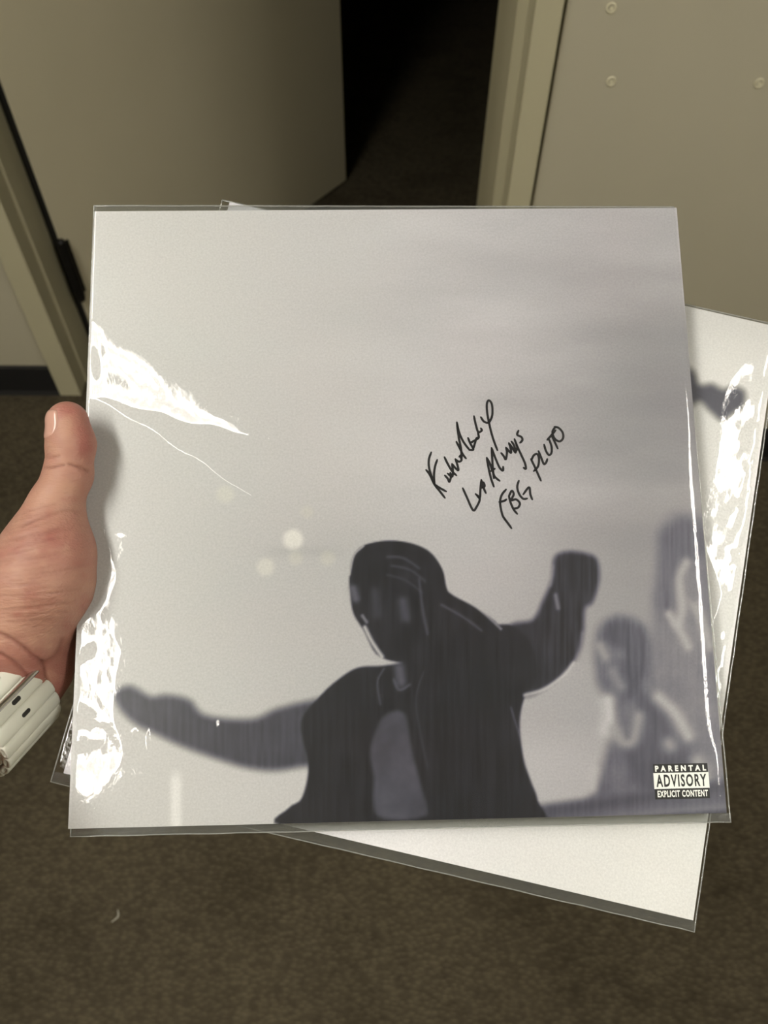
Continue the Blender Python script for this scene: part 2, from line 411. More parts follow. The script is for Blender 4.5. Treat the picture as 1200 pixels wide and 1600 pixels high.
        d = sdist(x, y, cr(pl, 5), False); a = np.exp(-(d/w)**2)*al; g = g*(1-a)+tn*a
    g = lay(g, [(592, 1130), (612, 1112), (634, 1120), (645, 1180), (660, 1235), (664, 1275), (590, 1275), (584, 1215), (578, 1175)], 74+n1*34, 5, .9)
    for k in range(5):     # open collar
        pass
    if rear:
        # this copy is printed paler; only the end of the dark sleeve shows
        XX, YY = rear_px
        g2 = 222-10*sstep(1150, 1220, XX)*0+8*sstep(1200, 1400, YY)-14*(1-sstep(480, 640, YY))+(fbm(x/200, y/120, 77)-.47)*14
        def lay2(g, poly, tone, blur):
            w = 1-sstep(-blur, blur, sdist(XX, YY, cr(poly, 5, True))); return g*(1-w)+tone*w
        g2 = lay2(g2, [(1020, 560), (1078, 576), (1092, 600), (1112, 600), (1130, 608), (1146, 604), (1163, 612), (1162, 634), (1146, 646), (1128, 657), (1108, 642), (1092, 628), (1070, 640), (1020, 640)], 84, 9)
        g = g2
    # colour: cool in the dark, faint lilac in the light
    L = g/255
    lf = sstep(150, 900, x)
    rgb = np.stack([L*(.992+.006*lf), L*(.990-.006*lf), L*(.982+.026*lf)], -1)
    dk = (1-sstep(.25, .6, L))[..., None]
    rgb = rgb*(1+dk*np.array([-.005, .0, .15]))
    rgb[..., 2] -= warm*.04
    rgb[..., 0] += .003*(fbm(x/120, y/90, 44)-.5)*4
    lin = np.where(rgb <= .04045, rgb/12.92, ((np.clip(rgb, 0, 1)+.055)/1.055)**2.4)
    return np.clip(lin, 0, 1)
ink = paint(PX, PY)
idx = np.arange((NP+1)**2).reshape(NP+1, NP+1)
pf = np.stack([idx[:-1, :-1], idx[:-1, 1:], idx[1:, 1:], idx[1:, :-1]], -1).reshape(-1, 4)
TH = .0032          # card thickness
def grid_mesh(name, V, faces):
    me = bpy.data.meshes.new(name); nv = len(V); nf = len(faces)
    me.vertices.add(nv); me.vertices.foreach_set('co', np.ascontiguousarray(V, np.float32).ravel())
    k = faces.shape[1]
    me.loops.add(nf*k); me.loops.foreach_set('vertex_index', faces.astype(np.int32).ravel())
    me.polygons.add(nf); me.polygons.foreach_set('loop_start', np.arange(0, nf*k, k, dtype=np.int32))
    me.update(calc_edges=True); me.validate(); return me
pm = grid_mesh('print_panel', np.stack([GX.ravel(), GY.ravel(), np.full(GX.size, .00012)], -1), pf)
ca = pm.color_attributes.new('ink', 'FLOAT_COLOR', 'POINT')
ca.data.foreach_set('color', np.concatenate([ink.reshape(-1, 3), np.ones((GX.size, 1))], 1).astype(np.float32).ravel())

cover = empty('record_cover'); cover.matrix_world = mat4(P1)
tag(cover, 'signed black and white record cover in front, person with outstretched arms', 'record')
bm = bmesh.new(); box(bm, -BW/2, BW/2, -BW/2, BW/2, -TH, 0, .0006); obj('board', bm, BOARD, cover)
link('print_panel', pm, PRINT, cover, True)

# ---- advisory label
q = [local(P1, *p) for p in ((1021, 1193), (1106, 1193), (1108, 1247), (1023, 1249))]
lx0 = (q[0][0]+q[3][0])/2; lx1 = (q[1][0]+q[2][0])/2; ly1 = (q[0][1]+q[1][1])/2; ly0 = (q[2][1]+q[3][1])/2
lh = ly1-ly0; lw = lx1-lx0
lab = boxobj('advisory_label', (lx0, lx1, ly0, ly1, .00013, .00022), LABK, cover); lab['label'] = 'black and white parental advisory label'
bx = boxobj('label_band', (lx0-.0002, lx1+.0002, ly0+lh*.295, ly0+lh*.745, .0002, .00028), LABW, lab)
def text_mesh(name, s, x0, x1, y0, y1, z, mat, parent, bold=.02, space=1.0):
    cu = bpy.data.curves.new(name, 'FONT'); cu.body = s; cu.size = 1; cu.offset = bold; cu.space_character = space; cu.resolution_u = 3
    o = bpy.data.objects.new(name, cu); COL.objects.link(o)
    dg = bpy.context.evaluated_depsgraph_get(); me = bpy.data.meshes.new_from_object(o.evaluated_get(dg))
    bpy.data.objects.remove(o)
    n = len(me.vertices); co = np.zeros(n*3, np.float32); me.vertices.foreach_get('co', co); co = co.reshape(-1, 3)
    mn = co.min(0); mx = co.max(0)
    co[:, 0] = x0+(co[:, 0]-mn[0])/(mx[0]-mn[0])*(x1-x0); co[:, 1] = y0+(co[:, 1]-mn[1])/(mx[1]-mn[1])*(y1-y0); co[:, 2] = z
    me.vertices.foreach_set('co', co.ravel()); me.update(); me.name = name; me.materials.clear()
    return link(name, me, mat, parent)
text_mesh('lettering', 'PARENTAL', lx0+lw*.03, lx1-lw*.03, ly0+lh*.785, ly0+lh*.955, .00026, LABW, lab, .05, 1.75)
text_mesh('lettering', 'ADVISORY', lx0+lw*.035, lx1-lw*.04, ly0+lh*.345, ly0+lh*.70, .00033, LABK, lab, .03, 1.22)
text_mesh('lettering', 'EXPLICIT CONTENT', lx0+lw*.045, lx1-lw*.03, ly0+lh*.055, ly0+lh*.245, .00026, LABW, lab, .035, 1.15)

# ---- handwriting in marker
STROKES = [
 [(215, 428), (200, 475), (204, 535), (235, 625), (268, 670), (300, 712)], [(183, 538), (206, 568), (235, 632)], [(252, 475), (238, 520), (232, 575), (236, 630)], [(235, 628), (268, 650), (308, 672)],
 [(298, 458), (318, 500), (345, 545), (372, 572)], [(300, 572), (318, 592), (328, 612), (338, 580), (334, 556)], [(318, 560), (345, 580), (350, 545), (345, 505)],
 [(345, 500), (362, 522), (384, 540), (378, 505), (366, 470)], [(366, 472), (388, 486), (404, 476), (398, 455)], [(372, 362), (392, 400), (412, 440), (432, 466)], [(390, 455), (408, 440)],
 [(375, 240), (388, 300), (416, 362), (455, 414)], [(375, 240), (386, 330), (400, 400), (406, 462)], [(445, 338), (458, 370), (478, 410), (452, 412)], [(478, 405), (488, 370), (498, 340), (512, 335), (506, 300)],
 [(482, 202), (492, 250), (508, 300), (530, 292), (525, 278)], [(460, 368), (490, 352), (512, 338)],
 [(525, 208), (545, 236), (575, 240), (596, 195), (594, 130), (575, 103), (562, 128), (566, 190), (584, 280), (604, 350), (628, 415)],
 [(412, 652), (436, 705), (475, 788), (496, 772), (518, 720), (492, 688)], [(500, 695), (518, 712), (522, 660), (528, 600)], [(528, 600), (538, 640), (556, 682)], [(530, 650), (548, 640), (542, 615)],
 [(562, 462), (572, 520), (588, 590), (606, 642)], [(562, 462), (582, 500), (598, 545), (612, 580), (642, 606)], [(592, 400), (596, 470), (600, 530), (606, 590)], [(592, 400), (612, 455), (640, 520), (662, 542), (664, 518)],
 [(588, 545), (612, 530)],
 [(652, 432), (668, 452), (680, 472), (688, 430), (682, 398)], [(684, 400), (700, 420), (714, 430), (708, 392), (700, 370)], [(702, 372), (720, 398), (742, 430), (732, 385), (716, 360)],
 [(735, 345), (752, 390), (775, 440), (800, 495), (806, 530), (792, 524)], [(740, 430), (752, 400), (745, 375)], [(760, 292), (752, 318), (778, 332), (784, 352), (770, 368)],
 [(682, 660), (655, 695), (645, 745), (660, 820), (680, 850)], [(668, 838), (692, 868), (716, 902)], [(640, 738), (668, 732), (684, 722)],
 [(700, 700), (712, 745), (730, 785), (752, 812)], [(700, 702), (718, 668), (730, 690), (716, 726), (745, 722), (768, 745), (758, 772), (728, 780)],
 [(762, 605), (752, 645), (765, 690), (790, 718), (814, 716)], [(790, 690), (826, 646), (834, 690), (846, 722)],
 [(838, 470), (860, 515), (880, 560), (900, 605)], [(840, 478), (856, 446), (878, 440), (888, 470), (882, 515), (856, 545)],
 [(885, 420), (902, 462), (918, 500), (932, 492), (940, 470)], [(920, 380), (932, 420), (950, 444), (966, 430), (966, 390), (950, 345)],
 [(940, 350), (962, 325), (992, 290)], [(968, 325), (985, 360), (1005, 404)],
 [(990, 270), (972, 300), (985, 340), (1015, 360), (1038, 340), (1036, 305), (1012, 276), (985, 268)]]
def ribbon(V, F, pts, w):
    n = len(pts)
    t = np.gradient(pts, axis=0); t /= np.linalg.norm(t, axis=1)[:, None]+1e-12
    nn = np.stack([-t[:, 1], t[:, 0]], 1); b = len(V)
    for i in range(n):
        ww = w*(.72+.28*min(1, i/2, (n-1-i)/2)*1.0)
        for s in (-1, 1): V.append((*(pts[i]+nn[i]*ww*s), .00024))
    for i in range(n-1): F.append((b+2*i, b+2*i+1, b+2*i+3, b+2*i+2))
    for c in (0, n-1):
        k = len(V); V.append((*pts[c], .00024))
        for j in range(10): V.append((pts[c][0]+w*.8*math.cos(j*.6283), pts[c][1]+w*.8*math.sin(j*.6283), .00024))
        for j in range(10): F.append((k, k+1+j, k+1+(j+1) % 10))
SV, SF = [], []
for s in STROKES:
    c = cr(s, 6)
    uv = np.array([local(P1, 620+a/4, 600+b/4)[:2] for a, b in c])
    ribbon(SV, SF, uv, .00060)
sg = pyobj('signature', SV, SF, INKB, cover); sg['label'] = 'three slanted lines of black marker handwriting'

# ------------------------------------------------------------------ clear sleeves
def film(name, quad, hfun, z0, parent, mat=FILM, n=560):
    a = np.linspace(0, 1, n+1); U, V = np.meshgrid(a, a, indexing='xy')
    q = np.array(quad, float)    # TL TR BR BL in local xy
    X = (1-V)*((1-U)*q[0, 0]+U*q[1, 0])+V*((1-U)*q[3, 0]+U*q[2, 0])
    Yy = (1-V)*((1-U)*q[0, 1]+U*q[1, 1])+V*((1-U)*q[3, 1]+U*q[2, 1])
    Z = hfun(X, Yy, U, V)+z0
    ix = np.arange((n+1)**2).reshape(n+1, n+1)
    f = np.stack([ix[:-1, :-1], ix[1:, :-1], ix[1:, 1:], ix[:-1, 1:]], -1).reshape(-1, 4)
    me = grid_mesh(name, np.stack([X.ravel(), Yy.ravel(), Z.ravel()], -1), f)
    return link(name, me, mat, parent, True), (X, Yy, Z)
def edge_drop(U, V, d, l=.006, r=.012, t=.010, b=.014):
    """film goes down to the welded rim"""
    e = np.minimum(np.minimum(U/l, (1-U)/r), np.minimum(V/t, (1-V)/b))
    e = np.clip(e, 0, 1)
    return -d*(1-np.sqrt(np.clip(1-(1-e)**2, 0, 1)))
def px_of(P, X, Y, z=.001):
    R, t = P
    return topx(t+X[..., None]*R[:, 0]+Y[..., None]*R[:, 1]+z*R[:, 2])
def pull(x, y, poly, w):
    """1 inside a buckled patch, 0 outside"""
    return 1-sstep(-w, w, sdist(x, y, np.array(poly, float)))
FR = .0016    # gap between card face and film
def h1(X, Y, U, V):
    x, y = px_of(P1, X, Y)
    nc = X.shape[1]; sm = 420/max(nc-1, 1)
    h = .0003*(fbm(X*18+2, Y*14, 70, 3)-.45)
    # buckle beside the thumb: the film climbs to the right inside a wedge, then settles again
    up = 503+(x-140)*.655+3*np.sin(x/23); lo = 628+(x-140)*.215+2.5*np.sin(x/17)+4*np.exp(-((x-262)/10)**2)
    need = .058+.00042*(x-140)
    core = np.exp(-((y-(.55*up+.45*lo))/(.20*np.abs(lo-up)+5))**2)*(1-sstep(190, 270, x))
    dx = np.gradient(X, axis=1)
    G = np.cumsum(need*sstep(120, 138, x)*(1-sstep(372, 420, x))*dx, axis=1)
    G = G*np.clip(1-(x-395)/300, 0, 1)**np.where(x > 395, 1.5, 0)
    wedge = [(60, 452), (150, 506), (230, 562), (300, 606), (352, 645), (392, 670), (520, 716), (690, 760), (520, 722), (385, 682), (350, 676), (270, 656), (200, 634), (150, 622), (60, 610)]
    sd0 = sdist(x, y, np.array(wedge, float))+2.5*np.sin(x/15+y/40)
    hh = G-.32*np.clip(sd0, 0, None)*.38/1200
    ins = np.clip(-sd0, 0, 26)
    hh += (sd0 < 0)*(x < 400)*(1-sstep(330, 390, x))*sstep(135, 170, x)*(.085*ins-.0016*ins**2)*.38/1200
    hh -= .0007*core*sstep(140, 160, x)
    h += .5*(hh+np.sqrt(hh*hh+1e-9))-3.1e-4*0
    # soft roll down to the held edge with a few creases
    act = sstep(790, 850, y)*(1-sstep(1150, 1265, y))
    xr = 184-32*(1-sstep(800, 880, y))+8*np.exp(-((y-1160)/30)**2)-34*sstep(1175, 1255, y)+8*np.sin(y/37)+10*(fbm(y/40+3, 0*y, 33, 3)-.45)-30*np.exp(-((y-965)/34)**2)+6*np.exp(-((y-900)/15)**2)
    drop = .0015*np.clip((xr-x)/75, 0, 1.15)
    h -= act*drop
    e = act*np.exp(-((x-158)/34)**2)
    h += e*.00075*(fbm(x/46+y/150, y/85, 91, 3)-.47)+e*.00025*(fbm(x/15, y/30, 97, 2)-.47)
    for yy, s1, am in ((1022, .35, .0015), (1112, -.30, .0013), (1158, .1, .0011)):
        h += am*np.exp(-((y-yy+(x-118)*s1)/13)**2)*np.exp(-((x-112)/30)**2)
    for cx, cy, sx, sy, am in ((432, 690, 12, 24, .0009), (345, 1130, 5, 10, .0003), (236, 1155, 4, 12, .0006), (218, 1142, 7, 5, .0005), (245, 1210, 26, 14, .0003), (198, 835, 14, 3, .0002)):
        h += am*np.exp(-((x-cx)/sx)**2-((y-cy)/sy)**2)
    return np.maximum(h, -.0013)+edge_drop(U, V, .0022, .006, .018+.016*sstep(640, 780, y)-.016*sstep(1120, 1190, y), .006, .008)
sl = empty('clear_sleeve'); sl.matrix_world = mat4(P1)
tag(sl, 'clear plastic outer sleeve around the signed front record cover', 'sleeve', 'clear plastic sleeves')
def quad_of(P, pts): return [local(P, *p)[:2] for p in pts]
Q1 = quad_of(P1, [(146, 320), (1055, 322), (1143, 1285), (109, 1308)])

def rim(name, quad, z, parent, w=.0007):
    """thin welded edge running round the sleeve"""
    bm = bmesh.new(); pts = []
    q = [np.array(p) for p in quad]; rr = random.Random(4)
    for a, b in ((0, 1), (1, 2), (2, 3), (3, 0)):
        for k in range(40):
            p = q[a]*(1-k/40)+q[b]*k/40
            pts.append((p[0]+rr.uniform(-1, 1)*.00012, p[1]+rr.uniform(-1, 1)*.00012, z))
    tube(bm, pts, w*.5, 6, closed=True)
    return obj(name, bm, RIM, parent, True)
ZM = -TH/2
def strip(quad, y_card0, y_card1, parent):
    """flat doubled film between the card and the weld, top and bottom"""
    q = [np.array(p) for p in quad]
    for (a, b, yc) in ((q[0], q[1], y_card1), (q[3], q[2], y_card0)):
        V, F = [], []
        s_ = 1 if a[1] > yc else -1
        for k in range(61):
            p = a*(1-k/60)+b*k/60
            V += [(p[0], p[1]-s_*.0003, -.0010), (p[0], yc+s_*.0004, -.0011+.00015*math.sin(k*.7)), (p[0], yc+s_*.0004, -.0014), (p[0], p[1]-s_*.0003, -.0013)]
        for k in range(60):
            for j in range(4): F.append((4*k+j, 4*k+(j+1) % 4, 4*k+4+(j+1) % 4, 4*k+4+j))
        pyobj('sealed_margin', V, F, SEAM, parent)
ff, _ = film('front_film', Q1, h1, FR, sl)
def hb(X, Y, U, V): return edge_drop(U, V, -(TH/2+.0004), .006, .02, .008, .01)
film('back_film', Q1, hb, -TH-.0006, sl, n=60)
rim('welded_rim', Q1, -.0010, sl)
strip(Q1, -BW/2, BW/2, sl)

# second record, upside down behind
Q2 = quad_of(P2, [(347, 311), (1221, 508), (1086, 1457), (78, 1222)])
cR, cB = Q2[2]; cT = Q2[1][1]
bx2 = (Q2[1][0]+Q2[2][0])/2-.0018-BW/2; by2 = cT-.0016-BW/2
cover2 = empty('record_cover')
cover2.matrix_world = mat4(P2) @ Matrix.Translation((bx2, by2, 0)) @ Matrix.Rotation(math.pi, 4, 'Z')
tag(cover2, 'second record cover behind the front one, turned upside down and tilted', 'record')
for ch in list(cover.children):
    if ch.name.split('.')[0] == 'board':
        c = ch.copy(); COL.objects.link(c); c.parent = cover2
        for g in ch.children:
            d = g.copy(); COL.objects.link(d); d.parent = c
Wm = np.array(cover2.matrix_world)
W2 = GX[..., None]*Wm[:3, 0]+GY[..., None]*Wm[:3, 1]+Wm[:3, 3]
rear_px = topx(W2)
ink2 = paint(PX, PY, True)
pm2 = pm.copy(); pm2.name = 'print_panel'
pm2.color_attributes['ink'].data.foreach_set('color', np.concatenate([ink2.reshape(-1, 3), np.ones((GX.size, 1))], 1).astype(np.float32).ravel())
link('print_panel', pm2, None, cover2, True)
sl2 = empty('clear_sleeve'); sl2.matrix_world = mat4(P2)
tag(sl2, 'clear plastic outer sleeve around the rear, tilted record cover', 'sleeve', 'clear plastic sleeves')
def h2(X, Y, U, V):
    x, y = px_of(P2, X, Y)
    h = .0003*(fbm(X*16+9, Y*12, 170, 3)-.45)
    # crumpled strip by the right edge: facets leaning to the right
    xe = 1200-(y-650)*.140; d = xe-x
    act = sstep(530, 600, y)*(1-sstep(1060, 1160, y))
    w = 60+26*np.exp(-((y-740)/70)**2)-18*sstep(850, 1000, y)+14*np.sin(y/31.0)
    h -= act*.0017*np.clip(1-d/w, 0, 1.1)**1.0
    h += act*np.exp(-(d/60)**2)*(.0014*(fbm(x/44+y/100, y/62-x/150, 191, 3)-.47))
    h += act*.0006*np.abs(np.sin(y/30.0+.5*np.sin(y/50)))*np.exp(-(d/20)**2)
    return np.maximum(h, -.0013)+edge_drop(U, V, .0022, .006, .022, .006, .008)
film('front_film', Q2, h2, FR, sl2)
film('back_film', Q2, hb, -TH-.0006, sl2, n=60)
rim('welded_rim', Q2, -.0010, sl2)
strip(Q2, by2-BW/2, by2+BW/2, sl2)

# ------------------------------------------------------------------ the hand (one continuous skin)
def pl_depth(P, px, py, off=0):
    R, t = P; n = R[:, 2]; d = ray(px, py)
    return ((t+n*off-C0) @ n)/(d @ n)
class Sdf:
    def __init__(s, lo, hi, h):
        s.lo = np.array(lo); s.h = h
        s.n = np.ceil((np.array(hi)-s.lo)/h).astype(int)+1
        ax = [s.lo[k]+h*np.arange(s.n[k]) for k in range(3)]
        s.G = np.stack(np.meshgrid(*ax, indexing='ij'), -1).astype(np.float32); s.f = np.full(s.n, 1.0, np.float32)
CAPS = []    # (a, b, ra, rb, blend)
def capd(G, a, b, ra, rb):
    ab = (b-a).astype(np.float32); L = float(ab @ ab)+1e-12
    t = np.clip(((G-a.astype(np.float32)) @ ab)/L, 0, 1)
    d = np.sqrt(((G-a.astype(np.float32)-t[..., None]*ab)**2).sum(-1))
    return d-(ra+(rb-ra)*t)
def smin(a, b, k):
    h = np.clip(.5+.5*(b-a)/k, 0, 1); return b*(1-h)+a*h-k*h*(1-h)
def evalsdf(G):
    f = None
    for grp, kk in HAND:
        g = None
        for a, b, ra, rb in grp:
            d = capd(G, a, b, ra, rb); g = d if g is None else smin(g, d, .0035)
        f = g if f is None else smin(f, g, kk)
    return f
def chain(pts):
    """pts: (px, py, depth, radius)"""
    W = [(wpt(p[0], p[1], p[2]), p[3]) for p in pts]
    return [(W[i][0], W[i+1][0], W[i][1], W[i+1][1]) for i in range(len(W)-1)]
def fd(px, py, r): return pl_depth(P2, px, py, -(TH+.0012))+r+.0004
def finger(mcp, *j):
    return chain([mcp]+[(x, y, fd(x, y, r), r) for x, y, r in j])
E_X, E_Y, E_D = -430, 1640, .26
HAND = [
 (chain([(106, 659, .3765, .0099), (111, 694, .3755, .0111), (107, 742, .375, .0110), (87, 790, .375, .0124), (66, 850, .375, .0155)]), .004),
 (chain([(80, 868, .373, .0210), (64, 905, .374, .0252), (30, 975, .378, .0258)]), .012),
 (chain([(62, 905, .388, .020), (20, 1010, .392, .022)]), .010),
 (chain([(-35, 905, .400, .0185), (-60, 1000, .398, .023), (-30, 1075, .393, .024)]), .016),
 (chain([(40, 860, .408, .012), (-10, 1060, .40, .020)]), .014),
 (chain([(82, 985, .402, .0125), (60, 1045, .390, .0165), (20, 1090, .386, .020)]), .012),
 (chain([(-5, 1076, .387, .0225), (-34, 1114, .377, .0190), (-122, 1205, .345, .0235), (-220, 1370, .300, .033), (-330, 1510, .265, .036)]), .014),
 (chain([(-38, 1080, .390, .0225), (-60, 1116, .378, .0205), (-150, 1240, .340, .024)]), .012),
 (finger((22, 868, .417, .0115), (75, 838, .0092), (172, 806, .0088), (232, 792, .0078), (272, 786, .0070)), .006),
 (finger((20, 915, .419, .0115), (80, 885, .0094), (185, 868, .0090), (255, 862, .0079), (300, 862, .0071)), .006),
 (finger((26, 965, .417, .0110), (85, 940, .0090), (180, 932, .0086), (242, 934, .0077), (282, 938, .0069)), .006),
 (finger((40, 1015, .410, .0105), (90, 1000, .0080), (158, 1003, .0074), (203, 1010, .0067), (236, 1018, .0061)), .006),
]
allp = np.array([p for g, _ in HAND for c in g for p in (c[0], c[1])])
Hs = .00105
sd_ = Sdf(allp.min(0)-.04, allp.max(0)+.04, Hs)
# clip the box: the forearm goes on out of the frame to the left and down
F_ = np.full(sd_.n, .05, np.float32)
for s0 in range(0, sd_.n[0], 24):
    F_[s0:s0+24] = evalsdf(sd_.G[s0:s0+24])
def surface_nets(f, lo, h):
    s = f < 0
    nx, ny, nz = f.shape
    c = [s[i:nx-1+i, j:ny-1+j, k:nz-1+k] for i in (0, 1) for j in (0, 1) for k in (0, 1)]
    cnt = sum(a.astype(np.int8) for a in c)
    act = (cnt > 0) & (cnt < 8)
    ids = np.full(act.shape, -1, np.int64); I = np.argwhere(act); ids[act] = np.arange(len(I))
    P = np.zeros((len(I), 3)); N = np.zeros(len(I))
    cor = [(i, j, k) for i in (0, 1) for j in (0, 1) for k in (0, 1)]
    for a in cor:
        for ax in range(3):
            if a[ax]: continue
            b = list(a); b[ax] = 1
            fa = f[I[:, 0]+a[0], I[:, 1]+a[1], I[:, 2]+a[2]]; fb = f[I[:, 0]+b[0], I[:, 1]+b[1], I[:, 2]+b[2]]
            m = (fa < 0) != (fb < 0); t = np.where(m, fa/(fa-fb+1e-20), 0)
            p = np.array(a, float)[None].repeat(len(I), 0); p[:, ax] += t
            P[m] += p[m]; N[m] += 1
    V = lo+(I+P/N[:, None])*h
    Q = []
    for ax in range(3):
        sl0 = [slice(None)]*3; sl1 = [slice(None)]*3; sl0[ax] = slice(0, -1); sl1[ax] = slice(1, None)
        A = s[tuple(sl0)]; B = s[tuple(sl1)]
        E = np.argwhere(A != B); u, v = [(1, 2), (2, 0), (0, 1)][ax]
        ok = (E[:, u] > 0) & (E[:, v] > 0) & (E[:, u] < f.shape[u]-1) & (E[:, v] < f.shape[v]-1)
        E = E[ok]; inside = A[tuple(E.T)]
        def at(du, dv):
            e = E.copy(); e[:, u] -= du; e[:, v] -= dv; return ids[tuple(e.T)]
        q = np.stack([at(1, 1), at(0, 1), at(0, 0), at(1, 0)], 1)
        q[~inside] = q[~inside][:, ::-1]; Q.append(q)
    return V, np.concatenate(Q)
HV, HF = surface_nets(F_, sd_.lo, Hs)
def grad(V):
    g = np.zeros_like(V); e = .0006
    for k in range(3):
        d = np.zeros(3); d[k] = e
        g[:, k] = (evalsdf((V+d).astype(np.float32)).astype(float)-evalsdf((V-d).astype(np.float32)))/(2*e)
    return g/np.linalg.norm(g, axis=1)[:, None]
HN = grad(HV); HV = HV-HN*evalsdf(HV.astype(np.float32)).astype(float)[:, None]*.9
# creases and folds, drawn where the photograph shows them, pressed into the skin
hx_, hy_ = topx(HV); facing = np.clip(((C0-HV)*HN).sum(1)/.38, 0, 1)**.5
CREASE = [([(65, 730), (78, 731), (90, 728), (100, 726)], 2.0, .0008), ([(67, 713), (78, 715), (92, 712)], 2.0, .0006), ([(108, 725), (122, 729), (138, 736)], 2.3, .0010),
          ([(74, 700), (84, 698), (95, 699)], 1.6, .0002),
          ([(35, 822), (70, 806), (90, 800), (108, 797), (122, 800)], 2.4, .0004), ([(60, 836), (85, 826), (110, 816)], 2.0, .0002),
          ([(0, 990), (25, 1003), (50, 1022), (68, 1038), (72, 1060), (85, 1095)], 3.0, .0011), ([(0, 1022), (25, 1037), (48, 1062), (66, 1090), (82, 1108)], 3.0, .0011),
          ([(98, 1000), (90, 1022), (78, 1032), (66, 1036)], 4.0, .0008), ([(20, 845), (60, 842), (95, 838)], 1.6, .0002), ([(45, 875), (80, 868), (115, 858)], 1.8, .00025)]
rr = random.Random(8)
for k in range(64):
    y0 = 815+k*2.9; x0 = rr.uniform(-20, 60); L_ = rr.uniform(30, 90); sl_ = -.32+.34*(k/64)
    CREASE.append(([(x0, y0), (x0+L_/2, y0+sl_*L_/2+rr.uniform(-2, 2)), (x0+L_, y0+sl_*L_)], 1.7, rr.uniform(.00014, .00030)))
hgt = np.zeros(len(HV)); dk_ = np.zeros(len(HV))
near = (hx_ > -80) & (hx_ < 180) & (hy_ > 600) & (hy_ < 1140)
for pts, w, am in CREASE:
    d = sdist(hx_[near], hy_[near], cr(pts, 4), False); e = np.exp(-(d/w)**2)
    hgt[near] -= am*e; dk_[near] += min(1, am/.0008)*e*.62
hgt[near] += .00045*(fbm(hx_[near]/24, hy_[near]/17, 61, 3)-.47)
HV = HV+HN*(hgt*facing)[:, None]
# skin colour: pink finger end and palm, paler where the blood is pressed out
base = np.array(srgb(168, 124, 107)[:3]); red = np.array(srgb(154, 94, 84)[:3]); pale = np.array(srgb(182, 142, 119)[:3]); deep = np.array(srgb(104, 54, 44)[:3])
sc = np.tile(base, (len(HV), 1))
def mixc(c, tgt, w): return c*(1-w[:, None])+tgt*w[:, None]
sc = mixc(sc, red, .75*np.exp(-((hx_-134)/18)**2-((hy_-690)/48)**2))
sc = mixc(sc, red, .6*np.exp(-((hx_-98)/34)**2-((hy_-640)/18)**2))
sc = mixc(sc, pale, .5*np.exp(-((hx_-85)/30)**2-((hy_-775)/30)**2))
sc = mixc(sc, red, .55*np.exp(-((hx_-95)/50)**2-((hy_-850)/34)**2))
sc = mixc(sc, red, .7*sstep(985, 1060, hy_))
sc = mixc(sc, pale, .35*np.exp(-((hx_-30)/60)**2-((hy_-950)/40)**2))
bl = fbm(hx_/26, hy_/20, 12, 3); sc = mixc(sc, red, np.clip((bl-.5)*2.4, 0, .6)); sc = mixc(sc, pale, np.clip((.42-bl)*2.2, 0, .5))
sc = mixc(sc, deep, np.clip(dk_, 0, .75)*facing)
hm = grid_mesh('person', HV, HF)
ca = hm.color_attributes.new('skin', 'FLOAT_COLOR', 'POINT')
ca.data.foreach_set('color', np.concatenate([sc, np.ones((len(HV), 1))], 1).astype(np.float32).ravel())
t = NT('skin'); a = t.add('ShaderNodeVertexColor', _layer_name='skin'); t.l(a.outputs[0], t.b.inputs['Base Color'])
t.b.inputs['Roughness'].default_value = .5; t.b.inputs['Specular IOR Level'].default_value = .32
t.b.inputs['Subsurface Weight'].default_value = .12; t.b.inputs['Subsurface Radius'].default_value = (.006, .0022, .0012); t.b.inputs['Subsurface Scale'].default_value = 1
v = t.coord(); b = t.bump(t.noise(v, 650, 3, .6), .35, .0005)
v2 = t.coord((120, 900, 900), (0, math.radians(0), math.radians(12))); t.bump(t.noise(v2, 1.0, 2), .6, .0007, b)
person = link('person', hm, t.m, None, True)
hm.name = 'person'
tag(person, 'left hand and wrist of a person gripping the records by their left edge, thumb up', 'person')
# thumb nail, on the far left of the thumb
tip = wpt(106, 659, .3765); ipj = wpt(108, 742, .375)
ta = (tip-ipj)/np.linalg.norm(tip-ipj)
nd = M @ np.array([-.74, .02, .66]); nd = nd-ta*(nd @ ta); nd /= np.linalg.norm(nd); sdv = np.cross(ta, nd)
NV, NF = [], []
nu, nv_ = 15, 17
for i in range(nu):
    for j in range(nv_):
        a_ = -1+2*i/(nu-1); b_ = -1+2*j/(nv_-1)
        ang = a_*math.radians(47)*(1-.10*b_*b_-(.22*max(0, -b_)**3)); ln = b_*.0072*(1-.16*a_*a_)
        d = nd*math.cos(ang)+sdv*math.sin(ang)
        p = tip-ta*.0022+ta*ln
        lo_, hi_ = .003, .02
        for _ in range(26):
            m_ = (lo_+hi_)/2
            if float(evalsdf((p+d*m_)[None].astype(np.float32))[0]) < 0: lo_ = m_
            else: hi_ = m_
        edge = max(abs(a_), -b_ if b_ < 0 else b_*.8)
        NV.append(p+d*(lo_+.00055-.0007*edge**6))
for i in range(nu-1):
    for j in range(nv_-1): k = i*nv_+j; NF.append((k, k+1, k+nv_+1, k+nv_))
NAIL = NT('nail'); NAIL.b.inputs['Base Color'].default_value = srgb(188, 146, 130); NAIL.b.inputs['Roughness'].default_value = .22
nl = pyobj('thumbnail', NV, NF, NAIL.m, person, True); nl['label'] = 'glossy pink thumbnail'
md = nl.modifiers.new('thick', 'SOLIDIFY'); md.thickness = .0004; md.offset = 1

